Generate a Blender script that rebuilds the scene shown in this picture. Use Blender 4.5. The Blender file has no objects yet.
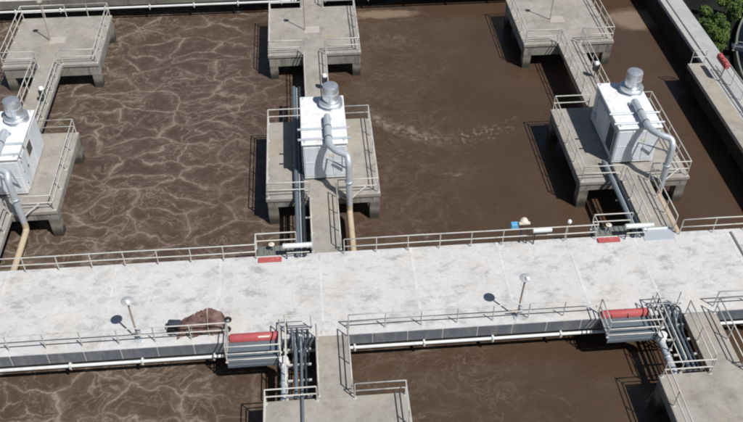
import bpy, bmesh, math, random
from mathutils import Vector, Matrix, noise
random.seed(7)
S = bpy.context.scene
COL = S.collection

# ------------------------------------------------------------------ camera
CAM_R = [[0.99656, -0.08287, 0.00138], [-0.05526, -0.67676, -0.73412], [0.06177, 0.73152, -0.67901]]
cd = bpy.data.cameras.new('camera'); cam = bpy.data.objects.new('camera', cd); COL.objects.link(cam)
r, d, f = [Vector(v) for v in CAM_R]
cam.matrix_world = Matrix(((r.x, -d.x, -f.x, 0), (r.y, -d.y, -f.y, 0), (r.z, -d.z, -f.z, 32), (0, 0, 0, 1)))
cd.sensor_width = 36; cd.lens = 840.53 / 743 * 36
cd.clip_start = 0.1; cd.clip_end = 5000
S.camera = cam

# ------------------------------------------------------------------ sky and sun
SUN = Vector((0.44, -0.48, 1.0)).normalized()          # towards the sun
elev = math.asin(SUN.z); az = math.atan2(SUN.x, SUN.y)
w = bpy.data.worlds.new('World'); S.world = w; w.use_nodes = True
wn = w.node_tree; bg = wn.nodes['Background']
sky = wn.nodes.new('ShaderNodeTexSky'); sky.sky_type = 'NISHITA'; sky.sun_disc = False
sky.sun_elevation = elev; sky.sun_rotation = az
sky.air_density = 1.0; sky.dust_density = 0.8
wn.links.new(sky.outputs[0], bg.inputs[0]); bg.inputs[1].default_value = 0.055
sd = bpy.data.lights.new('sun', 'SUN'); sd.energy = 4.6; sd.angle = math.radians(0.53); sd.color = (1, 0.975, 0.94)
so = bpy.data.objects.new('sun', sd); COL.objects.link(so); so.location = (0, 0, 60)
so.rotation_euler = SUN.to_track_quat('Z', 'Y').to_euler()
S.view_settings.view_transform = 'Standard'; S.view_settings.look = 'None'
S.view_settings.exposure = 0.0; S.view_settings.gamma = 1; S.view_settings.use_curve_mapping = False
S.render.engine = 'CYCLES'
S.cycles.use_denoising = True
S.cycles.filter_width = 2.1
S.cycles.max_bounces = 6

# ------------------------------------------------------------------ materials
class NT:
    def __init__(s, name):
        s.m = bpy.data.materials.new(name); s.m.use_nodes = True; s.t = s.m.node_tree
        s.b = s.t.nodes['Principled BSDF']; s.L = s.t.links.new
        s.geo = s.t.nodes.new('ShaderNodeNewGeometry'); s.pos = s.geo.outputs['Position']
        s.tc = s.t.nodes.new('ShaderNodeTexCoord')
    def n(s, ty, **kw):
        x = s.t.nodes.new(ty)
        for k, v in kw.items():
            if k.startswith('i_'):
                key = k[2:]; key = int(key) if key.isdigit() else key.replace('_', ' ')
                if hasattr(v, 'links') or isinstance(v, bpy.types.NodeSocket): s.L(v, x.inputs[key])
                else: x.inputs[key].default_value = v
            else: setattr(x, k, v)
        return x
    def vec(s, sc=(1, 1, 1), src=None, loc=(0, 0, 0)):
        m = s.n('ShaderNodeMapping'); s.L(src or s.pos, m.inputs[0])
        m.inputs['Scale'].default_value = sc; m.inputs['Location'].default_value = loc
        return m.outputs[0]
    def noise(s, scale, detail=4, rough=.55, vec=None, dist=0):
        x = s.n('ShaderNodeTexNoise'); s.L(vec or s.pos, x.inputs['Vector'])
        x.inputs['Scale'].default_value = scale; x.inputs['Detail'].default_value = detail
        x.inputs['Roughness'].default_value = rough; x.inputs['Distortion'].default_value = dist
        return x.outputs['Fac']
    def ramp(s, v, a, b, lo=0., hi=1., smooth=True):
        x = s.n('ShaderNodeMapRange'); s.L(v, x.inputs[0]); x.clamp = True
        if smooth: x.interpolation_type = 'SMOOTHSTEP'
        for i, q in enumerate((a, b, lo, hi)): x.inputs[i + 1].default_value = q
        return x.outputs[0]
    def math(s, op, a, b=None):
        x = s.n('ShaderNodeMath', operation=op)
        for i, q in enumerate((a, b)):
            if q is None: continue
            if isinstance(q, (int, float)): x.inputs[i].default_value = q
            else: s.L(q, x.inputs[i])
        return x.outputs[0]
    def mix(s, fac, a, b, mode='MIX'):
        x = s.n('ShaderNodeMix', data_type='RGBA', blend_type=mode)
        for key, q in ((0, fac), (6, a), (7, b)):
            if isinstance(q, bpy.types.NodeSocket): s.L(q, x.inputs[key])
            elif isinstance(q, tuple): x.inputs[key].default_value = (*q, 1) if len(q) == 3 else q
            else: x.inputs[key].default_value = q
        return x.outputs[2]
    def bump(s, h, strength=.3, dist=.02):
        x = s.n('ShaderNodeBump'); s.L(h, x.inputs['Height']); x.inputs['Strength'].default_value = strength
        x.inputs['Distance'].default_value = dist; s.L(x.outputs[0], s.b.inputs['Normal'])
    def out(s, col=None, rough=.7, metal=0., spec=None):
        if col is not None:
            if isinstance(col, tuple): s.b.inputs['Base Color'].default_value = (*col, 1)
            else: s.L(col, s.b.inputs['Base Color'])
        if isinstance(rough, (int, float)): s.b.inputs['Roughness'].default_value = rough
        else: s.L(rough, s.b.inputs['Roughness'])
        s.b.inputs['Metallic'].default_value = metal
        if spec is not None: s.b.inputs['Specular IOR Level'].default_value = spec
        return s.m

def concrete(name, base, dark, stain, streak=(1, 1, 1), amt=.5, lo=.52, hi=.75, tint=None, tide=False):
    t = NT(name)
    big = t.noise(.55, 5, .62)
    fine = t.noise(9, 4, .7)
    st = t.ramp(t.noise(.8, 9, .78, t.vec(streak), .15), lo, hi)
    c = t.mix(t.ramp(big, .35, .7), base, dark)
    c = t.mix(t.math('MULTIPLY', st, amt), c, stain)
    if tint:
        c = t.mix(t.math('MULTIPLY', t.ramp(t.noise(.35, 4, .6, t.vec((1, 1, 1), None, (17, 4, 2))), .52, .7), .55), c, tint)
    med = t.ramp(t.noise(2.6, 5, .72, t.vec((1, 1.4, 1), None, (9, 9, 9)), .4), .5, .72)
    c = t.mix(t.math('MULTIPLY', med, amt * .5), c, stain)
    pale = t.ramp(t.noise(1.3, 5, .7, t.vec((1.3, .8, 1), None, (29, 3, 1)), .8), .54, .7)
    c = t.mix(t.math('MULTIPLY', pale, .4), c, tuple(min(.8, x * 1.22) for x in base))
    c = t.mix(t.ramp(fine, .3, .72, .0, .3), c, tuple(x * .62 for x in base))
    if tide:   # algae and splash band above the waterline
        sz = t.n('ShaderNodeSeparateXYZ'); t.L(t.pos, sz.inputs[0])
        zz = t.math('ADD', sz.outputs[2], t.math('MULTIPLY', t.math('SUBTRACT', t.noise(3.5, 5, .7, t.vec((1, 1, .4))), .5), .7))
        c = t.mix(t.ramp(zz, -1.75, -1.3, .85, 0), c, (.028, .026, .018))
        c = t.mix(t.math('MULTIPLY', t.math('MULTIPLY', t.ramp(zz, -1.35, -1.2, 0, 1), t.ramp(zz, -1.15, -.95, 1, 0)), .4), c, (.34, .32, .28))
    oi = t.n('ShaderNodeObjectInfo')
    c = t.mix(t.ramp(oi.outputs['Random'], 0, 1, 0, .12, False), c, tuple(x * .7 for x in base))
    t.bump(fine, .35, .01)
    return t.out(c, .88, 0, .25)

def paint(name, base, rough=.45, wear=(.3, .28, .25), amt=.25, metal=0, scale=3., spec=.4, runs=0.):
    t = NT(name)
    n1 = t.ramp(t.noise(scale, 6, .7), .5, .72)
    c = t.mix(t.math('MULTIPLY', n1, amt), base, wear)
    if runs:
        rn = t.ramp(t.noise(3.2, 6, .72, t.vec((1, 1, .12))), .47, .72)
        c = t.mix(t.math('MULTIPLY', rn, runs), c, (.34, .32, .28))
    rr = t.ramp(t.noise(scale * 2, 3), .3, .7, rough - .08, rough + .12)
    t.bump(t.noise(scale * 6, 2), .06, .01)
    return t.out(c, rr, metal, spec)

M = {}
M['deck'] = concrete('deck_concrete', (.625, .617, .61), (.55, .542, .535), (.22, .21, .20), (.85, 1.25, 1), .8, .50, .68, (.57, .52, .44))
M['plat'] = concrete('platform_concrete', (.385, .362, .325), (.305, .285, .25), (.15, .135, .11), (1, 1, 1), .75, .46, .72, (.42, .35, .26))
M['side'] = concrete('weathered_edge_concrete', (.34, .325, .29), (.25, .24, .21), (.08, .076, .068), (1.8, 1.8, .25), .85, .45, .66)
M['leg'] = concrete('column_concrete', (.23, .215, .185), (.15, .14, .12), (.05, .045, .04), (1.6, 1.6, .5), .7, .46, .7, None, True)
M['wallc'] = concrete('wall_concrete', (.46, .455, .45), (.38, .375, .37), (.20, .195, .19), (1, .5, 1), .5, .5, .72)
M['sealant'] = concrete('joint_mortar', (.675, .66, .645), (.60, .59, .575), (.33, .32, .305), (1, 1, 1), .85, .48, .7)
M['patch'] = concrete('patched_concrete', (.53, .52, .51), (.48, .47, .46), (.36, .35, .34), (1, 1, 1), .5)
M['rail'] = paint('rail_paint', (.54, .525, .49), .5, (.22, .18, .13), .6, 0, 3)
M['white'] = paint('cabinet_white', (.78, .79, .80), .38, (.52, .52, .50), .45, 0, 1.3, .4, .4)
M['panelw'] = paint('cabinet_panel', (.70, .73, .77), .42, (.45, .47, .48), .45, 0, 1.6, .4, .45)
M['alu'] = paint('brushed_aluminium', (.70, .73, .76), .34, (.42, .43, .44), .4, .75, 3)
M['duct'] = paint('duct_steel', (.58, .62, .66), .36, (.36, .36, .36), .35, .35, 3)
M['pipew'] = paint('white_pipe', (.66, .67, .66), .45, (.35, .32, .27), .35, 0, 2)
M['beige'] = paint('stained_pipe', (.50, .41, .29), .7, (.25, .18, .11), .6, 0, 2)
M['bluesteel'] = paint('blue_grey_steel', (.15, .18, .205), .42, (.14, .14, .14), .4, .2, 2.5)
M['darksteel'] = paint('dark_steel', (.045, .055, .07), .45, (.10, .09, .08), .4, .2, 3)
M['panel'] = paint('edge_panel_grey', (.135, .15, .17), .65, (.25, .25, .25), .7, 0, 1.4, .4, .45)
M['red'] = paint('red_paint', (.42, .085, .09), .65, (.52, .28, .26), .65, 0, 2.2)
M['label'] = paint('label_white', (.75, .68, .58), .6)
M['black'] = paint('black_rubber', (.016, .016, .018), .6, (.05, .05, .05), .4)
M['blue'] = paint('light_blue_plastic', (.12, .38, .62), .45)
M['cream'] = paint('cream_plastic', (.66, .60, .50), .5)
M['glass'] = paint('dark_glass', (.02, .028, .04), .12, (.05, .05, .05), .2)
M['lampshade'] = paint('lamp_shade_enamel', (.40, .41, .42), .65, (.34, .34, .34), .4)
M['lampglobe'] = paint('lamp_cap_white', (.82, .82, .8), .25)
M['pole'] = paint('pole_grey', (.36, .32, .27), .5, (.2, .16, .11), .5)
M['grate'] = paint('olive_grating', (.17, .175, .15), .6, (.08, .08, .07), .5)
M['shadec'] = concrete('painted_shade_concrete', (.035, .034, .028), (.022, .021, .018), (.01, .01, .008), (1, 1, .4), .6)  # near-black base colour: deep shade painted into the concrete
M['palepatch'] = concrete('pale_mortar', (.47, .44, .40), (.42, .39, .35), (.3, .27, .23), (1, 1, 1), .5)
M['bark'] = paint('bark', (.08, .06, .04), .9)

def mat_water():
    t = NT('mixed_liquor')
    sep = t.n('ShaderNodeSeparateXYZ'); t.L(t.pos, sep.inputs[0]); X, Y = sep.outputs[0], sep.outputs[1]
    def warp(scale, amp, src, detail=2):
        nc = t.n('ShaderNodeTexNoise'); t.L(src, nc.inputs['Vector']); nc.inputs['Scale'].default_value = scale; nc.inputs['Detail'].default_value = detail
        off = t.n('ShaderNodeVectorMath', operation='SUBTRACT'); t.L(nc.outputs['Color'], off.inputs[0]); off.inputs[1].default_value = (.5, .5, .5)
        sc = t.n('ShaderNodeVectorMath', operation='SCALE'); t.L(off.outputs[0], sc.inputs[0]); sc.inputs['Scale'].default_value = amp
        ad = t.n('ShaderNodeVectorMath', operation='ADD'); t.L(src, ad.inputs[0]); t.L(sc.outputs[0], ad.inputs[1]); return ad.outputs[0]
    wp = warp(1.5, .85, warp(.35, 3.0, t.pos), 3)
    def veins(scale, ani, w0, w1, loc, halo=.35):
        v = t.n('ShaderNodeTexVoronoi', feature='DISTANCE_TO_EDGE'); v.voronoi_dimensions = '2D'
        t.L(t.vec(ani, wp, loc), v.inputs['Vector']); v.inputs['Scale'].default_value = scale
        core = t.ramp(v.outputs['Distance'], w0, w1, 1, 0); hal = t.ramp(v.outputs['Distance'], 0, w1 * 3.2, halo, 0)
        return t.math('MAXIMUM', core, hal)
    v1 = veins(.40, (.74, 1.35, 0), .002, .06, (0, 0, 0), .36)
    v2 = veins(.86, (.76, 1.3, 0), .0, .062, (3, 7, 0), .3)
    v3 = veins(1.9, (.78, 1.2, 0), .0, .08, (9, 2, 0), .25)
    def pn(scale, loc, lo, hi, detail=4, rough=.6, ani=(1, 1, 1), src=None, dist=0, a=0., b=1.):
        return t.ramp(t.noise(scale, detail, rough, t.vec(ani, src, loc), dist), lo, hi, a, b)
    def ridge(scale, ani, loc, wd, detail=3):
        q = t.math('ABSOLUTE', t.math('SUBTRACT', t.noise(scale, detail, .6, t.vec(ani, wp, loc)), .5)); return t.ramp(q, 0, wd, 1, 0)
    mul = lambda *q: q[0] if len(q) == 1 else t.math('MULTIPLY', q[0], mul(*q[1:]))
    mx = lambda *q: q[0] if len(q) == 1 else t.math('MAXIMUM', q[0], mx(*q[1:]))
    rag = pn(5.5, (0, 0, 0), .36, .62, 5, .7, (1, 1.3, 1), None, .3, .58, 1.)       # ragged, bubbly edges
    dens = pn(.2, (3, 50, 0), .34, .62, 3, .55, (.8, 1.2, 1))                        # dense rafts and calm gaps
    fo = mx(mul(v1, pn(.5, (5, 9, 0), .34, .62, 4, .6, (1, 1, 1), None, 0, .34, 1.)),
            mul(v2, pn(.55, (25, 9, 0), .38, .56), t.math('ADD', mul(dens, .6), .25)),
            mul(v3, pn(.5, (55, 19, 0), .43, .6), t.math('ADD', mul(dens, .6), .15), .75),
            mul(ridge(.55, (.6, 1.3, 1), (8, 0, 0), .028, 5), pn(.4, (71, 9, 0), .44, .6), .6),
            mul(ridge(1.3, (.6, 1.2, 1), (18, 40, 0), .035, 5), pn(.45, (91, 33, 0), .48, .62), .5))
    cl = pn(.4, (2, 31, 0), .44, .74, 6, .68, (.7, 1.3, 1), None, 1.0)
    wisp = mul(pn(2.0, (12, 31, 0), .42, .70, 6, .72, (.45, 1.2, 1), wp, .8), cl)
    fo = t.math('ADD', mul(fo, rag, .98), t.math('ADD', mul(cl, .10), mul(wisp, .34)))
    wob = t.math('MULTIPLY', t.math('SUBTRACT', t.noise(.16, 3), .5), 10)
    xx = t.math('ADD', X, wob)
    mask = t.math('ADD', t.ramp(xx, -9, -1, .62, .0), t.math('ADD', t.ramp(xx, -1, 7, .22, 0), t.ramp(X, 6, 12, .16, .0)))
    fo2 = mul(wisp, pn(.3, (44, 3, 0), .42, .65, 3, .6, (.7, 1.2, 1)), t.ramp(X, 7, 13, .95, .06))
    fo = mx(mul(fo, mask), fo2)
    swirl = mx(mul(ridge(.5, (.8, 1.2, 1), (28, 70, 0), .02, 5), pn(.45, (31, 39, 0), .42, .58)), mul(ridge(1.1, (.7, 1.2, 1), (68, 20, 0), .03, 5), pn(.5, (11, 63, 0), .42, .58), .8))
    fo = mx(fo, mul(swirl, rag, t.ramp(X, 2, 4), t.ramp(t.math('ADD', X, wob), 6, 12, .30, .03)))
    # drift of bubbles that leaves the middle platform and trails to the right
    dx = t.math('SUBTRACT', X, 9.4)
    yc = t.math('ADD', t.math('MULTIPLY', t.math('MULTIPLY', dx, dx), .09), 43.25)
    dd = t.math('ABSOLUTE', t.math('ADD', t.math('SUBTRACT', Y, yc), t.math('MULTIPLY', t.math('SUBTRACT', t.noise(.5, 3), .5), 2.2)))
    soft = pn(2.4, (0, 3, 0), .38, .62, 6, .75)
    fo = mx(fo, mul(t.ramp(dd, .1, 1.3, 1, 0), t.ramp(X, 3, 4.2), t.ramp(X, 6.5, 10.5, 1, 0), soft, .62))
    sp = pn(3.4, (4, 4, 0), .52, .64, 3, .7)
    fo = mx(fo, mul(t.ramp(dd, .2, 1.1, 1, 0), t.ramp(X, 8, 10), t.ramp(X, 12.5, 14, 1, 0), sp, .6))
    # tan scum mats
    def mat_at(cx, cy, rx, ry):
        a = t.math('DIVIDE', t.math('SUBTRACT', X, cx), rx); b = t.math('DIVIDE', t.math('SUBTRACT', Y, cy), ry)
        q = t.math('SQRT', t.math('ADD', t.math('MULTIPLY', a, a), t.math('MULTIPLY', b, b)))
        q = t.math('ADD', q, t.math('MULTIPLY', t.math('SUBTRACT', t.noise(1.1, 5, .65), .5), 1.1))
        return t.ramp(q, .5, 1.1, 1, 0)
    tan = mat_at(25.6, 57.2, 2.3, 1.9)
    for a in ((6.0, 59.6, 3.0, .8), (24.0, 61.5, 2.4, .7)): tan = t.math('MAXIMUM', tan, mat_at(*a))
    under = t.noise(.25, 4, .6, t.vec((1, 1, 1), None, (70, 2, 0)))
    base = t.mix(t.ramp(under, .3, .72), (.066, .041, .026), (.081, .051, .033))
    base = t.mix(t.math('MULTIPLY', mask, .6), base, (.080, .056, .042))
    c = t.mix(t.ramp(fo, 0, .9, 0, .95, False), base, (.26, .205, .165))
    c = t.mix(t.math('MULTIPLY', tan, .6), c, (.30, .225, .16))
    h = t.math('ADD', t.noise(1.6, 5, .6), t.math('MULTIPLY', t.noise(7, 3, .6), .35))
    h = t.math('ADD', h, t.math('MULTIPLY', fo, .5))
    h = t.math('ADD', h, t.math('MULTIPLY', t.noise(.5, 3, .5, t.vec((.7, 1.4, 1))), 1.6))
    t.bump(h, .32, .09)
    return t.out(c, t.ramp(fo, 0, .5, .2, .75), 0, .45)
M['water'] = mat_water()
def mat_dark_water():
    t = NT('clear_dark_water')
    t.bump(t.noise(1.2, 3), .05, .03)
    return t.out(t.mix(t.ramp(t.noise(.2, 4), .4, .7), (.004, .005, .007), (.012, .013, .014)), .18, 0, .35)
M['dwater'] = mat_dark_water()
def mat_ground():
    t = NT('dark_soil')
    c = t.mix(t.ramp(t.noise(.4, 6, .65), .4, .7), (.010, .011, .010), (.022, .023, .018))
    t.bump(t.noise(3, 4), .5, .05)
    return t.out(c, .95, 0, .1)
M['ground'] = mat_ground()
def mat_tarp():
    t = NT('maroon_tarp')
    c = t.mix(t.ramp(t.noise(2.2, 5, .65), .38, .66), (.125, .068, .058), (.25, .175, .155))
    c = t.mix(t.ramp(t.noise(1.1, 4, .6, t.vec((1, 1, 1), None, (3, 3, 3))), .55, .68, 0, .6), c, (.11, .05, .045))
    t.bump(t.noise(7, 4, .6), .6, .03)
    return t.out(c, .8, 0, .2)
M['tarp'] = mat_tarp()
def mat_leaf():
    t = NT('leaf_green')
    oi = t.noise(1.3, 3)
    c = t.mix(t.ramp(oi, .35, .65), (.03, .065, .012), (.10, .15, .03))
    return t.out(c, .6, 0, .3)
M['leaf'] = mat_leaf()

# ------------------------------------------------------------------ mesh helpers
MESH = {}
def finish(bm, key, mat, smooth=False):
    me = bpy.data.meshes.new(key if isinstance(key, str) else 'mesh')
    bmesh.ops.recalc_face_normals(bm, faces=bm.faces)
    if smooth:
        for fc in bm.faces: fc.smooth = True
    bm.to_mesh(me); bm.free(); me.materials.append(M[mat])
    return me
def link(name, me, parent=None, loc=(0, 0, 0), rot=None):
    o = bpy.data.objects.new(name, me); COL.objects.link(o); o.location = loc
    if rot: o.rotation_euler = rot
    if parent: o.parent = parent
    return o
def tag(o, label=None, cat=None, group=None, kind=None):
    if label: o['label'] = label
    if cat: o['category'] = cat
    if group: o['group'] = group
    if kind: o['kind'] = kind
    return o
def thing(name, loc, label, cat, group=None):
    return tag(link(name, None, None, loc), label, cat, group)
def bm_box(bm, x0, x1, y0, y1, z0, z1, bev=0.):
    b2 = bmesh.new() if bev else bm
    vs = [b2.verts.new((x, y, z)) for x in (x0, x1) for y in (y0, y1) for z in (z0, z1)]
    for q in ((0, 1, 3, 2), (4, 6, 7, 5), (0, 4, 5, 1), (2, 3, 7, 6), (0, 2, 6, 4), (1, 5, 7, 3)):
        b2.faces.new([vs[i] for i in q])
    if bev:
        bmesh.ops.bevel(b2, geom=list(b2.edges), offset=bev, segments=1, affect='EDGES')
        me = bpy.data.meshes.new('tmp'); b2.to_mesh(me); b2.free(); bm.from_mesh(me); bpy.data.meshes.remove(me)
def box(name, parent, mat, x0, x1, y0, y1, z0, z1, bev=0.):
    """box placed in the parent's frame; meshes are shared by size"""
    sx, sy, sz = round(x1 - x0, 4), round(y1 - y0, 4), round(z1 - z0, 4)
    key = ('box', sx, sy, sz, mat, bev)
    if key not in MESH:
        bm = bmesh.new(); bm_box(bm, -sx / 2, sx / 2, -sy / 2, sy / 2, 0, sz, bev)
        MESH[key] = finish(bm, name, mat)
    return link(name, MESH[key], parent, ((x0 + x1) / 2, (y0 + y1) / 2, z0))
def bm_tube(bm, pts, rad, seg=8, cap=True, close=False):
    pts = [Vector(p) for p in pts]
    rad = rad if isinstance(rad, (list, tuple)) else [rad] * len(pts)
    rings = []; up = None
    for i, p in enumerate(pts):
        a = pts[i - 1] if i else None; b = pts[i + 1] if i < len(pts) - 1 else None
        if a is None: tg = (b - p).normalized(); k = 1
        elif b is None: tg = (p - a).normalized(); k = 1
        else:
            t1, t2 = (p - a).normalized(), (b - p).normalized(); tg = (t1 + t2).normalized()
            k = 1 / max(.5, math.sqrt(max(0, (1 + t1.dot(t2)) / 2)))
        if up is None: up = Vector((0, 0, 1)) if abs(tg.z) < .9 else Vector((0, 1, 0))
        u = (up - tg * up.dot(tg))
        if u.length < 1e-4: u = Vector((1, 0, 0)) - tg * tg.x
        u.normalize(); v = tg.cross(u); up = u
        rings.append([bm.verts.new(p + (u * math.cos(2 * math.pi * j / seg) + v * math.sin(2 * math.pi * j / seg)) * rad[i] * (1 + (k - 1) * .6)) for j in range(seg)])
    for a, b in zip(rings, rings[1:]):
        for j in range(seg): bm.faces.new((a[j], a[(j + 1) % seg], b[(j + 1) % seg], b[j]))
    if cap: bm.faces.new(rings[0][::-1]); bm.faces.new(rings[-1])
def rounded(pts, rad, n=5):
    pts = [Vector(p) for p in pts]; out = [pts[0]]
    for a, p, b in zip(pts, pts[1:], pts[2:]):
        q = min(rad, (a - p).length * .49, (b - p).length * .49)
        s, e = p + (a - p).normalized() * q, p + (b - p).normalized() * q
        for i in range(n + 1):
            t = i / n; out.append(s * (1 - t) ** 2 + p * 2 * t * (1 - t) + e * t * t)
    return out + [pts[-1]]
def tube(name, parent, mat, pts, rad, seg=8, key=None, loc=(0, 0, 0)):
    if key is None or ('t', key) not in MESH:
        bm = bmesh.new(); bm_tube(bm, pts, rad, seg); me = finish(bm, name, mat, seg > 6)
        if seg > 6: me.set_sharp_from_angle(angle=math.radians(50))
        if key is not None: MESH[('t', key)] = me
    else: me = MESH[('t', key)]
    return link(name, me, parent, loc)
def lathe(name, parent, mat, prof, loc=(0, 0, 0), seg=24, key=None, rot=None):
    if key is None or ('l', key) not in MESH:
        bm = bmesh.new(); rings = []
        for (rr, z) in prof: rings.append([bm.verts.new((rr * math.cos(2 * math.pi * j / seg), rr * math.sin(2 * math.pi * j / seg), z)) for j in range(seg)])
        for a, b in zip(rings, rings[1:]):
            for j in range(seg): bm.faces.new((a[j], a[(j + 1) % seg], b[(j + 1) % seg], b[j]))
        bm.faces.new(rings[0][::-1]); bm.faces.new(rings[-1])
        me = finish(bm, name, mat, True); me.set_sharp_from_angle(angle=math.radians(35))
        if key is not None: MESH[('l', key)] = me
    else: me = MESH[('l', key)]
    return link(name, me, parent, loc, rot)

# ------------------------------------------------------------------ railings
RAIL_R = .033
def rail_posts(parent, pts, spacing, h=1.08, skip_first=False):
    """posts along a polyline; every corner gets one"""
    seen = []
    for (a, b) in zip(pts, pts[1:]):
        a, b = Vector((a[0], a[1], 0)), Vector((b[0], b[1], 0)); L = (b - a).length; n = max(1, round(L / spacing))
        for i in range(n + 1):
            p = a + (b - a) * (i / n)
            if any((p - q).length < .05 for q in seen): continue
            seen.append(p)
            key = ('post', h)
            if key not in MESH:
                bm = bmesh.new(); bm_tube(bm, [(0, 0, 0), (0, 0, h - .02)], .03, 6); bm_box(bm, -.08, .08, -.06, .06, 0, .02)
                MESH[key] = finish(bm, 'post', 'rail')
            o = link('post', MESH[key], parent, (p.x, p.y, 0))
            o.rotation_euler = (random.uniform(-.022, .022), random.uniform(-.022, .022), math.atan2(b.y - a.y, b.x - a.x))
def rails_mesh(name, parent, pts, heights, key=None, wob=.0):
    bm = bmesh.new()
    for z in heights:
        dense = []
        for a, b in zip(pts, pts[1:]):
            L = math.hypot(b[0] - a[0], b[1] - a[1]); n = max(1, int(L / 1.7))
            for i in range(n): dense.append((a[0] + (b[0] - a[0]) * i / n, a[1] + (b[1] - a[1]) * i / n, z + random.uniform(-wob, wob) * (i > 0)))
        dense.append((*pts[-1], z))
        bm_tube(bm, dense, RAIL_R, 7)
    return link(name, finish(bm, name, 'rail', True), parent)
def part_railing(parent, pts, spacing=1.65, heights=(.55, 1.08)):
    o = rails_mesh('railing', parent, pts, heights, wob=.016)
    rail_posts(o, pts, spacing); return o
def top_railing(loc, pts, label, spacing=1.68, heights=(.55, 1.08), group=None):
    t = thing('railing', loc, label, 'railing', group)
    for z in heights: rails_mesh('top_rail' if z == heights[-1] else 'mid_rail' if z > .3 else 'toe_rail', t, pts, (z,), wob=.022)
    rail_posts(t, pts, spacing); return t

# ------------------------------------------------------------------ the setting
def sheet(name, mat, x0, x1, y0, y1, z, n=1):
    bm = bmesh.new()
    bm.faces.new([bm.verts.new(p) for p in ((x0, y0, z), (x1, y0, z), (x1, y1, z), (x0, y1, z))])
    return tag(link(name, finish(bm, name, mat)), kind='structure')
sheet('ground', 'ground', -1500, 1500, -1500, 1500, -2.6)
sheet('water', 'water', -75, 27.2, -40, 130, -2.0)

JO = [-40, -32, -24.2, -16.2, -10.75, -5.3, -.15, 4.75, 9.4, 13.25, 16.9, 22.1, 28.9]
def deck(name, y0, y1, label):
    bm = bmesh.new(); bm_box(bm, -40, 28.9, y0 + .12, y1 - .12, -1.0, -.212)
    o = tag(link(name, finish(bm, name, 'side')), kind='structure')
    for a, b in zip(JO, JO[1:]):
        box('slab', o, 'deck', a + .025, b - .025, y0, y1, -.21, random.uniform(-.003, .003), .012)
        if b < 28: box('joint_sealant', o, 'sealant', b - .0245 - (.07 if JO.index(b) % 2 else .02), b + .0245 + .05, y0 + .01, y1 - .01, -.2, .0062)
    return o
wk = deck('walkway', 25.8, 31.45, None)
bw = deck('rear_walkway', 60.4, 66.2, None)
def edge_face(o, y, xs, mat='panel'):
    for a, b in zip(xs, xs[1:]):
        box('edge_panel', o, mat, a + .02, b - .02, y - .045, y - .004, -.70, -.012, .008)
        box('joint_strip', o, 'rail' if mat == 'panel' else mat, b - .0195, b + .0195, y - .05, y - .005, -.69, -.015)
edge_face(wk, 25.8, [-27 + 1.72 * i for i in range(33)])
edge_face(bw, 60.4, [-29 + 3.44 * i for i in range(17)], 'leg')
for (x, y) in ((-11.41, 30.7), (-12.51, 30.72), (-11.15, 29.01), (-12.22, 29.1), (-14.36, 29.27), (-4.86, 30.22), (-5.97, 30.31), (-4.79, 28.49), (-6.95, 30.45), (-11.93, 27.36), (-12.97, 27.44), (-8.85, 27.14), (-14.3, 30.4), (-8.4, 29.3)):
    lathe('round_patch', wk, 'patch', [(.24, 0), (.24, .006)], (x, y, .001), 20, 'patch')
# dark expansion strip and the thin kerb at the right of the deck
box('expansion_strip', wk, 'grate', 22.26, 22.38, 28.7, 31.2, .0, .05, .01)

# right-hand tank wall with a lower ledge
tw = thing('tank_wall', (27.9, 48, -2.6), 'long pale concrete tank wall receding along the right side', 'wall')
def wseg(name, mat, x0, x1, y0, y1, z0, z1, bev=.02): return box(name, tw, mat, x0 - 27.9, x1 - 27.9, y0 - 48, y1 - 48, z0 + 2.6, z1 + 2.6, bev)
ys = [31.46, 36.5, 42, 47.5, 53, 58.5, 64, 69.5, 75, 90]
for a, b in zip(ys, ys[1:]):
    wseg('wall_panel', 'wallc', 27.55, 28.75, a + .006, b - .006, -2.6, random.uniform(.045, .055))
    wseg('ledge', 'wallc', 27.12, 27.547, a + .006, b - .006, -.35, -.05)
    wseg('shade_band', 'shadec', 27.16, 27.547, a + .006, b - .006, -2.6, -.352)  # shaded face under the ledge, its darkness put into the colour
wseg('wall_panel', 'wallc', 27.12, 28.75, -20, 25.78, -2.6, .0)

# side pier in front of that wall
sp = thing('side_pier', (26.6, 40, 0), 'narrow concrete pier alongside the right tank wall', 'pier')
for i in range(6):
    box('slab', sp, 'plat', -.62, .5, -8.5 + i * 2.7 + .012, -8.5 + (i + 1) * 2.7 - .012, -.3, 0, .012)
box('beam', sp, 'shadec', -.55, .45, -8.5, 7.6, -1.3, -.302)  # beam and legs coloured near black to paint in the shade below the slab
for y in (-6, 0, 6.5): box('leg', sp, 'shadec', -.3, .3, y - .25, y + .25, -2.7, -1.302, .015)
part_railing(sp, [(-.45, 7.62), (.5, 7.62)], .9)
top_railing((27.85, 38, .052), [(0, -6.4), (0, 8.4)], 'thin railing on top of the right tank wall beside the pier', 1.7)

# ------------------------------------------------------------------ one bay
BAYS = [(-17.95, 'left', 'at the left edge of the photo'), (.28, 'middle', 'in the middle of the photo'), (18.5, 'right', 'at the right of the photo')]

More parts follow.
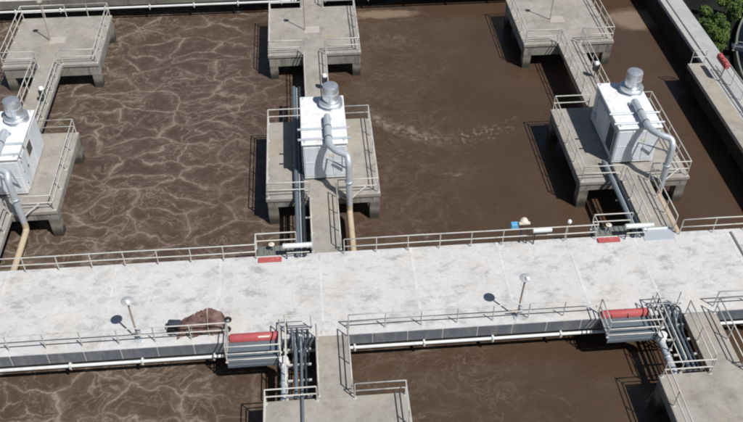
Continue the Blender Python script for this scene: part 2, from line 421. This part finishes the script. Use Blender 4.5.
def platform(name, b, y0, y1, label, deep, front_gap=True, back_gap=True, near=False):
    yc = (y0 + y1) / 2; hy = (y1 - y0) / 2
    t = thing(name, (b, yc, 0), label, 'platform', 'concrete platforms standing in the tank')
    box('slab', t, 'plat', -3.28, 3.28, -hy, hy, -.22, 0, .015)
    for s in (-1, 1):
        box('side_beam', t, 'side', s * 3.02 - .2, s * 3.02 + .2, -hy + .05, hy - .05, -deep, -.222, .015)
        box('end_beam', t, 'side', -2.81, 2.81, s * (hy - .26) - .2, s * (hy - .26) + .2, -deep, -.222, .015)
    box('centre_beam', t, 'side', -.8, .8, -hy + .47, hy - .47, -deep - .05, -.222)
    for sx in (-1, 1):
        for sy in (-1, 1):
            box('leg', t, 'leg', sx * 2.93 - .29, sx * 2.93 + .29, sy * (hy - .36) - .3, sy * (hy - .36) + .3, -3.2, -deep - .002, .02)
    g = .85; e = hy - .13
    for s in (-1, 1):
        pts = [(s * g, -e), (s * 3.14, -e), (s * 3.14, e), (s * g, e)]
        if not back_gap: pts = pts[:3] + ([(0, e)] if s > 0 else [(-.0, e)])
        part_railing(t, pts, 1.7)
    return t

def bridge(b, y0, y1, label, left=True, right=True, name='footbridge'):
    yc = (y0 + y1) / 2; hy = (y1 - y0) / 2
    t = thing(name, (b, yc, 0), label, 'bridge', 'narrow concrete bridges between deck and platforms')
    box('slab', t, 'plat', -.82, .82, -hy + .01, hy - .01, -.3, -.004, .012)
    box('beam', t, 'side', -.6, .6, -hy + .01, hy - .01, -.7, -.302)
    for s, on in ((-1, left), (1, right)):
        if on: part_railing(t, [(s * .745, -hy + .12), (s * .745, hy - .12)], 1.5)
    return t

def cabinet(b, which):
    lab = {'left': 'white equipment cabinet with dark side window, cut by the left photo edge',
           'middle': 'white equipment cabinet with roof ventilator in the middle of the photo',
           'right': 'white equipment cabinet at the right, its left side in blue shade'}[which]
    t = thing('equipment_cabinet', (b + .22, 39.65, 0), lab, 'cabinet', 'white cabinets on the aerator platforms')
    W, D, Hh = 1.24, 2.24, 2.6
    box('plinth', t, 'darksteel', -W + .08, W - .08, -D + .08, D - .08, .001, .12)
    box('body', t, 'white', -W, W, -D, D, .12, Hh, .02)
    roof = box('roof', t, 'white', -W - .07, W + .07, -D - .08, D + .08, Hh + .002, Hh + .1, .025)
    for y in (-1.45, .0, 1.45):
        box('roof_seam', roof, 'white', -W - .05, W + .05, y - .03, y + .03, .098, .125, .006)
    # front face: framed panels with ribs
    for i in range(3):
        x0 = -W + .07 + i * .8; p = box('front_panel', t, 'panelw', x0, x0 + .74, -D - .03, -D - .002, .3, 2.42, .012)
        box('frame_bar', p, 'panelw', -.36, .36, -.03, -.0145, 1.0, 1.05, .004)
    # right side: door and window; left side: big panel and dark louvre
    dr = box('door', t, 'panelw', W + .002, W + .04, -1.9, -.95, .16, 2.3, .01)
    box('door_handle', dr, 'darksteel', .02, .06, .3, .36, 1.0, 1.16)
    wd = box('window', t, 'rail', W + .002, W + .03, -.55, .35, 1.35, 2.15, .01)
    box('pane', wd, 'glass', .0145, .022, -.38, .38, .07, .73)
    for y0 in (.5, 1.35): box('side_panel', t, 'panelw', W + .002, W + .028, y0, y0 + .8, .2, 2.4, .01)
    for y0 in (-.6, .4, 1.3): box('side_panel', t, 'panelw', -W - .028, -W - .002, y0, y0 + .85, .2, 2.4, .01)
    lv = box('louvre', t, 'bluesteel', -W - .04, -W - .002, -2.0, -.85, .5, 2.1, .01)
    for k in range(9): box('slat', lv, 'darksteel', -.035, -.0195, -.5, .5, .1 + k * .165, .19 + k * .165)
    for sx in (-1, 1):
        for sy in (-1, 1): lathe('lifting_lug', roof, 'duct', [(.05, .096), (.06, .11), (.04, .2), (.01, .22)], (sx * 1.12, sy * 2.1, 0), 10, 'lug')
    for z in (.5, 1.3, 2.0): box('hinge', dr, 'darksteel', .0195, .045, -.47, -.42, z - .1, z + .02)
    box('notice', t, 'cream', .2, .5, -D - .045, -D - .032, 1.7, 1.92)
    tube('conduit', t, 'duct', rounded([(-W - .06, -1.9, .02), (-W - .06, -1.9, 2.3), (-W - .06, 1.6, 2.3), (-W - .06, 1.6, .9)], .12, 4), .03, 8, 'ccd')
    box('junction_box', t, 'duct', -W - .16, -W - .045, 1.4, 1.75, .6, 1.0, .02)
    # ventilator
    v = lathe('ventilator', t, 'alu', [(.70, 0), (.70, .05), (.66, .1), (.50, .34), (.42, .40), (.42, .62)], (.53, 1.35, Hh + .1), 28, 'vent')
    lathe('collar', v, 'alu', [(.68, .2), (.70, .23), (.70, .36), (.66, .39)], (0, 0, 0), 28, 'ventc')
    lathe('drum', v, 'alu', [(.44, .5), (.48, .54), (.48, 1.30), (.45, 1.40), (.32, 1.46), (.05, 1.48)], (0, 0, 0), 28, 'ventd')
    lathe('band', v, 'duct', [(.492, .9), (.492, .97)], (0, 0, 0), 28, 'ventb')
    # duct along the roof, then down in front of the platform and back to the deck
    pts = rounded([(.24, -.1, Hh + .02), (.24, -.1, Hh + .42), (.24, -2.85, Hh + .42), (.62, -3.45, Hh + .42), (1.22, -3.75, Hh + .36), (1.24, -4.1, Hh + .1), (1.24, -4.1, 1.2), (1.24, -4.1, -.35)], .3, 6)
    rr = [.2 if p.y > -3.0 else max(.185, .2 + (p.y + 3.0) * .1) for p in pts]
    du = tube('duct', t, 'duct', pts, rr, 18, 'duct')
    lathe('flange', du, 'alu', [(.28, 0), (.28, .05)], (.24, -.1, Hh + .1), 20, 'fl')
    for y in (-1.2, -2.2):
        lathe('clamp', du, 'darksteel', [(.215, 0), (.215, .06)], (.24, y, Hh + .42), 20, 'cl', (math.radians(90), 0, 0))
    lathe('flange', du, 'alu', [(.24, 0), (.24, .06)], (1.24, -4.1, 1.3), 20, 'fl2')
    pts = rounded([(1.24, -4.1, -.36), (1.24, -4.1, -.95), (1.24, -6.3, -.95), (1.24, -8.1, -.9)], .3, 6)
    tube('outlet_pipe', t, 'beige', pts, .175, 16, 'outp')
    for y in (-1.0, -1.95):
        box('roof_bar', t, 'duct', -1.5, 1.5, y - .05, y + .05, Hh + .12, Hh + .22, .01)
    # brackets holding the duct
    tube('bracket', t, 'rail', [(1.24, -4.05, -.2), (.55, -3.62, .02)], .045, 6, 'br1')
    tube('bracket', t, 'rail', [(1.24, -4.05, -.1), (2.3, -3.62, .6)], .045, 6, 'br2')
    tube('bracket', t, 'duct', [(.1, -2.25, 1.6), (1.15, -4.0, 2.2)], .05, 6, 'br3')
    tube('bracket', t, 'duct', [(.95, -2.25, .6), (.95, -2.9, 2.45)], .045, 6, 'br4')
    return t

def pipe_run(b, which):
    t = thing('pipe_run', (b - 1.3, 41, 0), {'left': 'pair of blue grey pipes beside the left bay bridge', 'middle': 'pair of blue grey pipes running left of the middle bridge', 'right': 'pair of blue grey pipes running left of the right bridge'}[which], 'pipe', 'pipe pairs beside the bridges')
    ye = -3.6 if which == 'right' else 5.6
    tube('pipe', t, 'bluesteel', [(-.22, -9.9, .27), (-.22, ye, .27)], .12, 12, 'prA' + which)
    tube('pipe', t, 'darksteel', [(.14, -9.9, .24), (.14, ye, .24)], .10, 12, 'prB' + which)
    tube('conduit', t, 'duct', [(-.04, -9.9, .2), (-.04, ye, .2)], .04, 8, 'prC' + which)
    for i in range(9):
        if -9.2 + i * 2.3 > ye: break
        box('bracket', t, 'rail', -.42, .54, -9.2 + i * 2.3 - .04, -9.2 + i * 2.3 + .04, .08, .142)
    return t

def bullet_lamp(x, y, label, h=3.0):
    t = thing('lamp_post', (x, y, 0), label, 'lamp', 'slender lamps on the rear platforms')
    lathe('base_plate', t, 'pole', [(.14, 0), (.14, .03), (.07, .05), (.06, .2)], (0, 0, 0), 12, 'lb')
    tube('pole', t, 'pole', [(0, 0, .03), (0, 0, h)], .038, 8, 'lp%.1f' % h)
    lathe('lamp_head', t, 'pole', [(.05, 0), (.14, .03), (.2, .1), (.16, .2), (.05, .26)], (0, 0, h - .02), 14, 'lh')

for b, which, where in BAYS:
    platform('aerator_platform', b, 35.9, 43.2, {'left': 'concrete platform under the cabinet cut by the left photo edge', 'middle': 'concrete platform carrying the middle white cabinet', 'right': 'concrete platform carrying the right white cabinet'}[which], .68)
    platform('rear_platform', b, 51.0, 57.6, {'left': 'far concrete platform with lamp post in the top left corner', 'middle': 'far concrete platform with lamp post, behind the middle cabinet', 'right': 'far concrete platform with lamp post, behind the right cabinet'}[which], .95, True, which != 'left')
    bridge(b, 31.46, 35.9, {'left': 'bridge from deck to the cabinet platform at the left photo edge', 'middle': 'bridge from deck to the middle cabinet platform', 'right': 'bridge from deck to the right cabinet platform'}[which])
    bridge(b, 43.2, 51.0, {'left': 'bridge behind the left cabinet to the top left platform', 'middle': 'bridge behind the middle cabinet to the far platform', 'right': 'bridge behind the right cabinet to the far platform'}[which])
    if which != 'left': bridge(b, 57.6, 60.4, {'left': 'short bridge behind the top left platform', 'middle': 'short bridge at the top edge behind the middle far platform', 'right': 'short bridge at the top edge behind the right far platform'}[which])
    cabinet(b, which); pipe_run(b, which)
    px = thing('mortar_patch', (b - .1, 54.35, 0), {'left': 'pale mortar patch beside the lamp on the top left platform', 'middle': 'pale mortar patch beside the lamp on the middle far platform', 'right': 'pale mortar patch beside the lamp on the right far platform'}[which], 'patch', 'mortar patches on the rear platforms')
    box('patch', px, 'palepatch', -.55, .55, -.5, .4, .001, .012, .004)
    bullet_lamp(b - .6, 54.3, {'left': 'slender lamp post on the top left platform', 'middle': 'slender lamp post on the middle far platform', 'right': 'slender lamp post on the right far platform'}[which])
    # small instrument behind the cabinet
    t = thing('instrument_stand', (b + .55, 46.6, -.004), {'left': 'small dark instrument with white cap behind the left cabinet', 'middle': 'small dark instrument with white cap behind the middle cabinet', 'right': 'small dark instrument with white cap behind the right cabinet'}[which], 'instrument', 'instruments behind the cabinets')
    tube('post', t, 'pole', [(0, 0, 0), (0, 0, 1.0)], .035, 6, 'ist'); box('box', t, 'darksteel', -.2, .16, -.14, .14, .55, 1.0, .02)
    lathe('cap', t, 'lampglobe', [(.15, 0), (.17, .08), (.12, .2), (.03, .24)], (0, 0, 1.0), 14, 'icap')
    # far-side gate
    lab = {'left': 'red sluice gate cover at the far deck rail, beyond the left photo edge', 'middle': 'small red sluice gate on the far deck edge left of the middle bridge', 'right': 'small red sluice gate on the far deck edge left of the right bridge'}[which]
    if which != 'left':
        t = thing('sluice_gate', (b - 3.0, 31.1, 0), lab, 'sluice gate', 'small gates on the far deck edge')
        box('red_cover', t, 'red', -.62, .6, -.17, .16, .0, .1, .02)
        box('gate_box', t, 'grate', -.68, 1.35, .37, 1.0, -.5, .06, .015)
        for i in range(7): box('grating_bar', t, 'bluesteel', -.62 + i * .28, -.56 + i * .28, .42, .96, .062, .1)
        lathe('hand_wheel', t, 'cream', [(.14, 0), (.16, .03), (.05, .05), (.05, .12)], (.1, .65, .5), 14, 'hw')
        tube('spindle', t, 'darksteel', [(.1, .65, .06), (.1, .65, .52)], .03, 6, 'spn')
        # white roll across the pipe opening
        t2 = thing('insulated_pipe', (b - 1.52, 31.12, 0), {'middle': 'short fat white pipe over the rail left of the middle bridge', 'right': 'short fat white pipe over the rail left of the right bridge'}[which], 'pipe', 'short white pipes by the far rail')
        tube('shell', t2, 'pipew', [(-.76, 0, .97), (.76, 0, .97)], .135, 14, 'shl')
        for s in (-1, 1):
            tube('leg', t2, 'darksteel', [(s * .6, 0, 0), (s * .6, 0, .86)], .03, 6, 'shleg')
            lathe('end_ring', t2, 'duct', [(.15, -.03), (.15, .03)], (s * .68, 0, .97), 14, 'er', (0, math.radians(90), 0))
        tube('cross_bar', t2, 'rail', [(-.6, 0, .45), (.6, 0, .45)], .03, 6, 'shcb')

# deck railings, far side
def far_bump(b): return [(b - 3.72, 31.25), (b - 3.72, 32.02), (b - 1.6, 32.02)]
top_railing((0, 0, 0), [(-17.05, 31.25)] + far_bump(.28), 'railing along the far deck edge between left and middle bridges')
top_railing((0, 0, 0), [(1.2, 31.25)] + far_bump(18.5), 'railing along the far deck edge between middle and right bridges')
top_railing((0, 0, 0), [(19.45, 31.25), (23.15, 31.25)], 'short railing on the far deck edge right of the right bridge')
top_railing((0, 0, 0), [(23.4, 31.25), (26.9, 31.25)], 'last railing on the far deck edge at the right photo edge')
top_railing((0, 0, 0), [(-27, 31.25), (-18.85, 31.25)], 'railing on the far deck edge left of the left bridge')

# pipe along each deck's near face
def edge_pipe(y, z, label):
    t = thing('edge_pipe', (0, y, z), label, 'pipe', 'long white pipes along deck faces')
    tube('pipe', t, 'pipew', [(-27, 0, 0), (27.0, 0, 0)], .085, 10)
    for i in range(16):
        x = -26 + 3.42 * i
        if x > 26.5: break
        c = box('clamp', t, 'pipew', x - .05, x + .05, -.12, .2, -.11, .13, .01)
        tube('hook', c, 'pipew', [(0, -.08, .1), (0, -.08, -.12)], .035, 6, 'hook')
    return t
edge_pipe(25.66, -.86, 'long white pipe clamped along the near face of the main deck')
edge_pipe(60.26, -.86, 'white pipe clamped along the rear walkway face at the top')
for a, c, lb in ((-27, -.55, 'rear walkway railing at the top left of the middle bridge'), (1.1, 17.65, 'rear walkway railing at the top between middle and right bridges'), (19.4, 27, 'rear walkway railing at the top right of the right bridge')):
    top_railing((0, 0, 0), [(a, 60.75), (c, 60.75)], lb)

# ------------------------------------------------------------------ near side of the deck
def bumpn(b): return [(b - 5.0, 26.1), (b - 5.0, 24.62), (b - 2.48, 24.62), (b - 2.48, 26.1)]
top_railing((0, 0, 0), [(-27, 26.1), (-4.75, 26.1)], 'railing along the near deck edge from the left photo edge to the tarp')
top_railing((0, 0, 0), [(1.12, 26.1), (13.48, 26.1)], 'railing along the near deck edge with the right disc lamp behind')
top_railing((0, 0, 0), [(19.35, 26.1), (26.9, 26.1)], 'railing on the near deck edge at the right photo edge')
for b, which, where in BAYS[1:]:
    platform('near_platform', b, 15.65, 22.25, {'middle': 'near concrete platform at the bottom edge of the photo, middle', 'right': 'near concrete platform in the bottom right corner'}[which], .7)
    bridge(b, 22.25, 25.79, {'middle': 'bridge from deck to the near platform, bottom middle', 'right': 'bridge from deck to the near platform, bottom right'}[which])
    # gate with red cover
    t = thing('weir_gate', (b - 3.74, 25.2, 0), {'middle': 'railed steel gate box with long red cover beside the maroon tarp', 'right': 'railed steel gate box with long red cover, right near deck edge'}[which], 'gate', 'railed gate boxes on the near deck edge')
    box('floor_plate', t, 'bluesteel', -1.24, 1.24, -.62, .58, -.06, .0, .01)
    for i in range(4): box('joist', t, 'bluesteel', -1.2 + i * .77, -1.1 + i * .77, -.6, .56, -.3, -.062)
    for k, (yy, zz) in enumerate(((-.62, -.2), (-.3, .03), (.05, .03))): tube('cross_pipe', t, 'duct', [(-1.22, yy, zz + .02), (1.22, yy, zz + .02)], .055, 8, 'gcp')
    box('front_plate', t, 'bluesteel', -1.24, 1.24, -.66, -.622, -.38, -.062, .008)
    key = 'redcover'
    if key not in MESH:
        bm = bmesh.new(); n = 10; pr = [(.23 * math.cos(math.pi * i / n), .26 * math.sin(math.pi * i / n)) for i in range(n + 1)]
        v = [[bm.verts.new((x, p[0], p[1] + .02)) for p in pr] for x in (-1.17, -1.12, 1.12, 1.17)]
        for ring, s in ((v[0], .85), (v[3], .85)):
            for q in ring: q.co.y *= s; q.co.z *= s
        for a, c in zip(v, v[1:]):
            for i in range(n): bm.faces.new((a[i], a[i + 1], c[i + 1], c[i]))
            bm.faces.new((a[0], c[0], c[n], a[n]))
        bm.faces.new(v[0]); bm.faces.new(v[3][::-1])
        MESH[key] = finish(bm, 'red_cover', 'red', True); MESH[key].set_sharp_from_angle(angle=math.radians(40))
    rc = link('red_cover', MESH[key], t, (0, .76, .002))
    for x in (-.72, .1, .85): lathe('strap', rc, 'black' if which == 'right' else 'red', [(.268, -.02), (.268, .02)], (x, 0, 0.0), 18, 'strap' + which, (0, math.radians(90), 0))
    if which == 'middle': box('label_plate', rc, 'label', .2, .75, -.2, -.08, .215, .245)
    # railing of the gate box, three rails
    x0 = 1.25
    o = rails_mesh('railing', t, [(-x0, .9), (-x0, -.58), (x0, -.58), (x0, .9)], (.1, .55, 1.08)); rail_posts(o, [(-x0, .9), (-x0, -.58), (x0, -.58), (x0, .9)], 2.6)
    # valve and thick pipe towards the near platform
    t = thing('valve_pipe', (b - 2.33, 23.6, -.3), {'middle': 'grey pipe with round white valve beside the middle gate box', 'right': 'grey pipe with round white valve beside the right gate box'}[which], 'pipe', 'valve pipes by the gate boxes')
    tube('pipe', t, 'duct', [(0, 1.0, 0), (0, -1.9, 0)], .17, 16, 'vp')
    v = lathe('valve', t, 'pipew', [(.05, -.28), (.2, -.22), (.27, -.08), (.27, .08), (.2, .22), (.05, .28)], (0, .85, .08), 18, 'vv')
    lathe('hand_wheel', v, 'pipew', [(.2, 0), (.22, .03), (.06, .05)], (0, 0, .34), 16, 'vhw'); tube('stem', v, 'darksteel', [(0, 0, .2), (0, 0, .36)], .03, 6, 'vst')
    for y in (-.2, -1.2): lathe('flange', t, 'alu', [(.23, -.04), (.23, .04)], (0, y, 0), 16, 'vfl', (math.radians(90), 0, 0))
    # gallery railing
    top_railing((b, 0, 0), [(-2.2, 22.3), (-2.2, 26.28), (-.98, 26.28)], {'middle': 'railing round the pipe opening left of the bottom middle bridge', 'right': 'railing round the pipe opening left of the bottom right bridge'}[which], 1.35)
    t = thing('cable_ladder', (b - 1.55, 26.05, 0), {'middle': 'toothed metal cable ladder at the head of the middle pipe opening', 'right': 'toothed metal cable ladder at the head of the right pipe opening'}[which], 'cable ladder', 'cable ladders at the pipe openings')
    for z in (.45, .85): tube('side_bar', t, 'bluesteel', [(-.62, 0, z), (.62, 0, z)], .035, 6, 'clb')
    for i in range(9): tube('rung', t, 'bluesteel', [(-.58 + i * .145, 0, .45), (-.58 + i * .145, 0, .85)], .025, 6, 'clr')
    for s in (-1, 1): tube('leg', t, 'bluesteel', [(s * .6, 0, 0), (s * .6, 0, .85)], .035, 6, 'cll')
    # pipes in the opening
    t = thing('gallery_pipes', (b - 1.55, 24, 0), {'middle': 'blue grey pipes and looped hoses in the bottom middle opening', 'right': 'blue grey pipes and looped hoses in the bottom right opening'}[which], 'pipe', 'pipe bundles in the openings')
    for i, (x, rr, m, zt) in enumerate(((-.22, .09, 'bluesteel', .13), (.04, .07, 'bluesteel', .11), (.24, .05, 'darksteel', .1))):
        tube('pipe', t, m, rounded([(x, -7.5 if (i == 1 and which == 'middle') else -1.72, zt), (x, 1.2 - i * .3, zt), (x, 1.45 - i * .3, zt + .3), (x, 1.75 - .2 * i, zt + .3), (x, 1.9 - .2 * i, -1.2)], .18, 5), rr, 12, 'gp%d%s' % (i, which))
    for i in range(4):
        x = -.42 + i * .25
        tube('hose', t, 'darksteel' if i % 2 else 'bluesteel', rounded([(x, 1.98, .04), (x + .05, 1.95, .75 - .1 * i), (x + .1, 1.1 + .15 * i, .8 - .1 * i), (x + .05, .9, -.2), (x, 1.0, -1.4)], .35, 7), .045, 8, 'gh%d' % i)
    for i in range(4): box('bracket', t, 'rail', -.6, .5, -1.6 + i * .9 - .04, -1.6 + i * .9 + .04, -.06, .02)

# plate laid over the head of the right bridge
pl = link('cover_plate', None, None, (18.35, 31.3, 0)); tag(pl, 'pale metal plate laid across the head of the right bridge', 'plate')
box('sheet', pl, 'duct', -.92, .8, -.42, .45, .003, .03, .006); box('rim', pl, 'alu', -.92, .8, .452, .52, .003, .1, .006)

# ------------------------------------------------------------------ disc lamps on the deck
def disc_lamp(x, y, label, lean):
    t = thing('lamp_post', (x, y, 0), label, 'lamp', 'disc lamps on the near deck edge')
    box('base_plate', t, 'duct', -.16, .16, -.16, .16, .004, .05, .01)
    tube('pole', t, 'pole', [(0, 0, .05), (lean[0], lean[1], 2.72)], .045, 10)
    box('junction_box', t, 'duct', .05, .2, -.08, .08, .35, .75, .015)
    h = lathe('lamp_head', t, 'lampshade', [(.06, -.14), (.1, -.05), (.28, -.02), (.29, .005), (.22, .04), (.12, .07), (.02, .075)], (lean[0], lean[1], 2.78), 26, 'dlh')
    lathe('cap', h, 'lampglobe', [(.10, 0), (.12, .05), (.09, .13), (.02, .16)], (.06, -.14, .03), 14, 'dlc')
    tube('arm', t, 'pole', [(0, 0, .55), (-.32, .02, .5)], .03, 6, 'dla')
disc_lamp(-9.0, 26.28, 'disc shaped lamp on a short post, left part of the near deck edge', (-.02, .05))
disc_lamp(9.42, 26.2, 'disc shaped lamp on a short post, right half of the near deck edge', (.1, .06))

# ------------------------------------------------------------------ tarp-covered trolley
t = thing('covered_trolley', (-5.95, 26.75, 0), 'maroon tarp draped over a wheeled trolley on the near deck edge', 'trolley')
bm = bmesh.new(); NX, NY = 110, 64; grid = []
def rdg(p): return 1 - abs(noise.noise(p)) * 2
for i in range(NX + 1):
    u = i / NX; x = -1.2 + 2.2 * u
    ridge = .36 + .94 * math.sin(min(1, u / .74) * 1.571) ** 1.35 + .06 * math.sin(9 * u) if u < .74 else 1.30 + .06 * math.sin(9 * u) - .7 * ((u - .74) / .26) ** 1.8
    row = []
    for j in range(NY + 1):
        v = j / NY * 2 - 1
        prof = (1 - abs(v) ** 1.7) ** .8
        z = max(.07 + .05 * math.sin(11 * u + 4 * v), ridge * prof)
        if u < .06: z *= .45 + u * 9
        if u > .96: z *= .4 + (1 - u) * 15
        p = Vector((x * 1.25, v * 1.7, z * .8)); p += Vector((noise.noise(p * .9), noise.noise(p * .9 + Vector((9, 0, 0))), 0)) * .8
        fold = .15 * (rdg(p + Vector((0, 0, 3))) - .5) + .09 * (rdg(p * 2.3 + Vector((5, 1, 2))) - .5) + .045 * (rdg(p * 5 + Vector((2, 7, 1))) - .5)
        hang = .045 * math.sin(6.5 * x + 2.5 * noise.noise(p * 2)) * abs(v) ** 2
        yy = (.5 - .08 * max(0, u - .6)) * v * (1 + .1 * math.sin(7 * x + 2 * v)) + fold * .5 + hang + .1 * (u - .5)
        row.append(bm.verts.new((x + fold * .45, yy, max(.04 + .02 * math.sin(9 * x), z + fold * (1 - .5 * abs(v))))))
    grid.append(row)
for i in range(NX):
    for j in range(NY): bm.faces.new((grid[i][j], grid[i + 1][j], grid[i + 1][j + 1], grid[i][j + 1]))
link('tarp', finish(bm, 'tarp', 'tarp', True), t)
for k, x in enumerate((-.45, .35)):
    tube('tie_rope', t, 'cream', [(x, -.56, .1), (x - .03, -.46, .5), (x, -.2, .62 + .62 * (x > 0)), (x + .02, .1, .86 + .5 * (x > 0)), (x, .5, .3)], .012, 6)
box('chassis', t, 'darksteel', -1.15, 1.12, -.3, .3, .16, .26, .02)
lathe('motor', t, 'darksteel', [(.05, -.3), (.18, -.28), (.2, -.1), (.2, .2), (.12, .3)], (-1.28, .05, .4), 16, None, (0, math.radians(90), 0))
for k in range(4): lathe('hose_coil', t, 'black', [(.2 - .02 * k, .0), (.24 - .02 * k, .03), (.2 - .02 * k, .06)], (-1.5, -.12, .02 + .06 * k), 18)
for x in (-1.2, 1.2):
    for y in (-.3, .3):
        wl = lathe('wheel', t, 'black', [(.1, -.06), (.17, -.05), (.19, 0), (.17, .05), (.1, .06)], (x, y, .192), 18, 'wheel', (math.radians(90), 0, 0))
        lathe('hub', wl, 'duct', [(.07, -.075), (.07, .075)], (0, 0, 0), 12, 'hub')
tube('handle', t, 'black', rounded([(-1.1, -.2, .45), (-1.6, -.2, .55), (-1.6, .2, .55), (-1.1, .2, .45)], .1, 4), .03, 8)

# ------------------------------------------------------------------ bits on the far rail
t = thing('sampling_stand', (10.65, 31.36, 0), 'blue box and cream sensor head on a post at the far rail', 'instrument')
tube('post', t, 'darksteel', [(0, 0, 0), (0, 0, 1.35)], .045, 8); tube('post', t, 'darksteel', [(.34, -.1, 0), (.34, -.1, 1.1)], .035, 8)
box('arm', t, 'darksteel', -.35, .4, -.03, .03, .95, 1.02)
box('blue_box', t, 'blue', -.58, -.18, -.04, .24, .95, 1.35, .03)
hd = lathe('sensor_head', t, 'cream', [(.1, 0), (.2, .06), (.22, .18), (.14, .3), (.04, .34)], (.1, .1, 1.32), 16)
box('visor', hd, 'cream', -.3, .3, -.2, -.05, .04, .16, .02)
t = thing('white_roll', (11.72, 31.15, 0), 'white cylindrical roll fixed on the far rail beside the blue box', 'roll')
tube('shell', t, 'pipew', [(-.5, 0, 1.02), (.5, 0, 1.02)], .125, 14)
for s in (-1, 1): tube('leg', t, 'darksteel', [(s * .36, 0, 0), (s * .36, 0, .92)], .028, 6, 'wrl')
t = thing('rail_beacon', (13.2, 31.36, 0), 'tiny white beacon on a thin rod at the far rail', 'beacon')
tube('rod', t, 'pole', [(0, 0, 0), (0, 0, 1.25)], .022, 6); lathe('globe', t, 'lampglobe', [(.03, 0), (.1, .04), (.12, .12), (.08, .2), (.02, .23)], (0, 0, 1.22), 14)

# red-topped stand on the pier
t = thing('life_ring_stand', (27.35, 46.0, .0), 'red topped two legged stand at the end of the right pier', 'stand')
for y in (-.55, .55): tube('leg', t, 'rail', [(0, y, -.05), (.08, y, 1.35)], .045, 8, 'lrs')
rb = box('red_board', t, 'red', -.02, .3, -.72, .72, 1.0, 1.4, .04)
for y in (-.45, 0, .45): box('hook', rb, 'red', -.09, -.0, y - .05, y + .05, .36, .5, .015)
tube('cross_bar', t, 'rail', [(.03, -.55, .5), (.03, .55, .5)], .03, 6)

# ------------------------------------------------------------------ beyond the wall: round settling tank, shrubs
CX, CY, CR = 50.2, 45.5, 19.5
st = thing('settling_tank', (CX, CY, -2.6), 'large round tank of dark water beyond the right wall', 'tank')
lathe('wall', st, 'grate', [(CR, 0), (CR, .57), (CR - .02, .6), (CR - .14, .6), (CR - .16, .57), (CR - .16, .1)], (0, 0, 0), 96)
bm = bmesh.new(); ring = [bm.verts.new(((CR - .165) * math.cos(2 * math.pi * j / 96), (CR - .165) * math.sin(2 * math.pi * j / 96), .25)) for j in range(96)]
bm.faces.new(ring); link('tank_water', finish(bm, 'tank_water', 'dwater'), st)
ang = math.atan2(52.8 - CY, 31.0 - CX)
br = thing('tank_bridge', (CX, CY, -1.98), 'white railed bridge spanning the round tank beyond the right wall', 'bridge')
br.rotation_euler = (0, 0, ang)
box('deck_plate', br, 'darksteel', 0, CR + .3, -.4, .4, .0, .12)
o = rails_mesh('railing', br, [(CR + .2, .38), (.5, .38)], (.35, .75)); rail_posts(o, [(CR + .2, .38), (.5, .38)], .8, .77)
lathe('centre_drive', br, 'bluesteel', [(.8, .1), (.8, .8), (.6, .9)], (0, 0, 0), 24)

def shrub(x, y, R_, H_, n, label, seed):
    rnd = random.Random(seed)
    t = thing('shrub', (x, y, -2.6), label, 'shrub', 'shrubs between wall and round tank')
    bm = bmesh.new()
    for k in range(5):
        a = rnd.uniform(0, 6.28); q = rnd.uniform(.3, .6) * R_
        bm_tube(bm, [(0, 0, 0), (q * .4 * math.cos(a), q * .4 * math.sin(a), H_ * .45), (q * math.cos(a), q * math.sin(a), H_ * .8)], [.06, .04, .015], 5)
    link('stem', finish(bm, 'stem', 'bark'), t)
    bm = bmesh.new(); cl = [(rnd.gauss(0, R_ * .42), rnd.gauss(0, R_ * .42), H_ * rnd.uniform(.35, .95), R_ * rnd.uniform(.22, .42)) for _ in range(14)]
    for _ in range(n):
        cx, cy, cz, cr = rnd.choice(cl)
        v = Vector((rnd.gauss(0, 1), rnd.gauss(0, 1), rnd.gauss(0, 1))); v.normalize(); p = Vector((cx, cy, cz)) + v * cr * rnd.uniform(.5, 1.05)
        nrm = (v + Vector((rnd.gauss(0, .6), rnd.gauss(0, .6), rnd.gauss(.5, .6)))).normalized()
        a = nrm.orthogonal().normalized(); a.rotate(Matrix.Rotation(rnd.uniform(0, 6.28), 3, nrm)); c = nrm.cross(a); s = rnd.uniform(.045, .10)
        bm.faces.new([bm.verts.new(p + q) for q in (-a * s * 1.5, c * s * .7, a * s * 1.5, -c * s * .7)])
    link('foliage', finish(bm, 'foliage', 'leaf'), t)
shrub(30.2, 52.4, 1.1, 2.2, 6000, 'bright green leafy shrub nearest the right wall', 1)
shrub(31.2, 54.6, 1.2, 2.3, 6000, 'green leafy shrub beside the rim of the round tank', 2)
shrub(33.6, 57.6, 1.4, 2.2, 6000, 'green leafy shrub at the top right photo edge', 3)
shrub(29.5, 50.2, .7, 1.6, 3000, 'small green shrub squeezed between wall and round tank', 4)
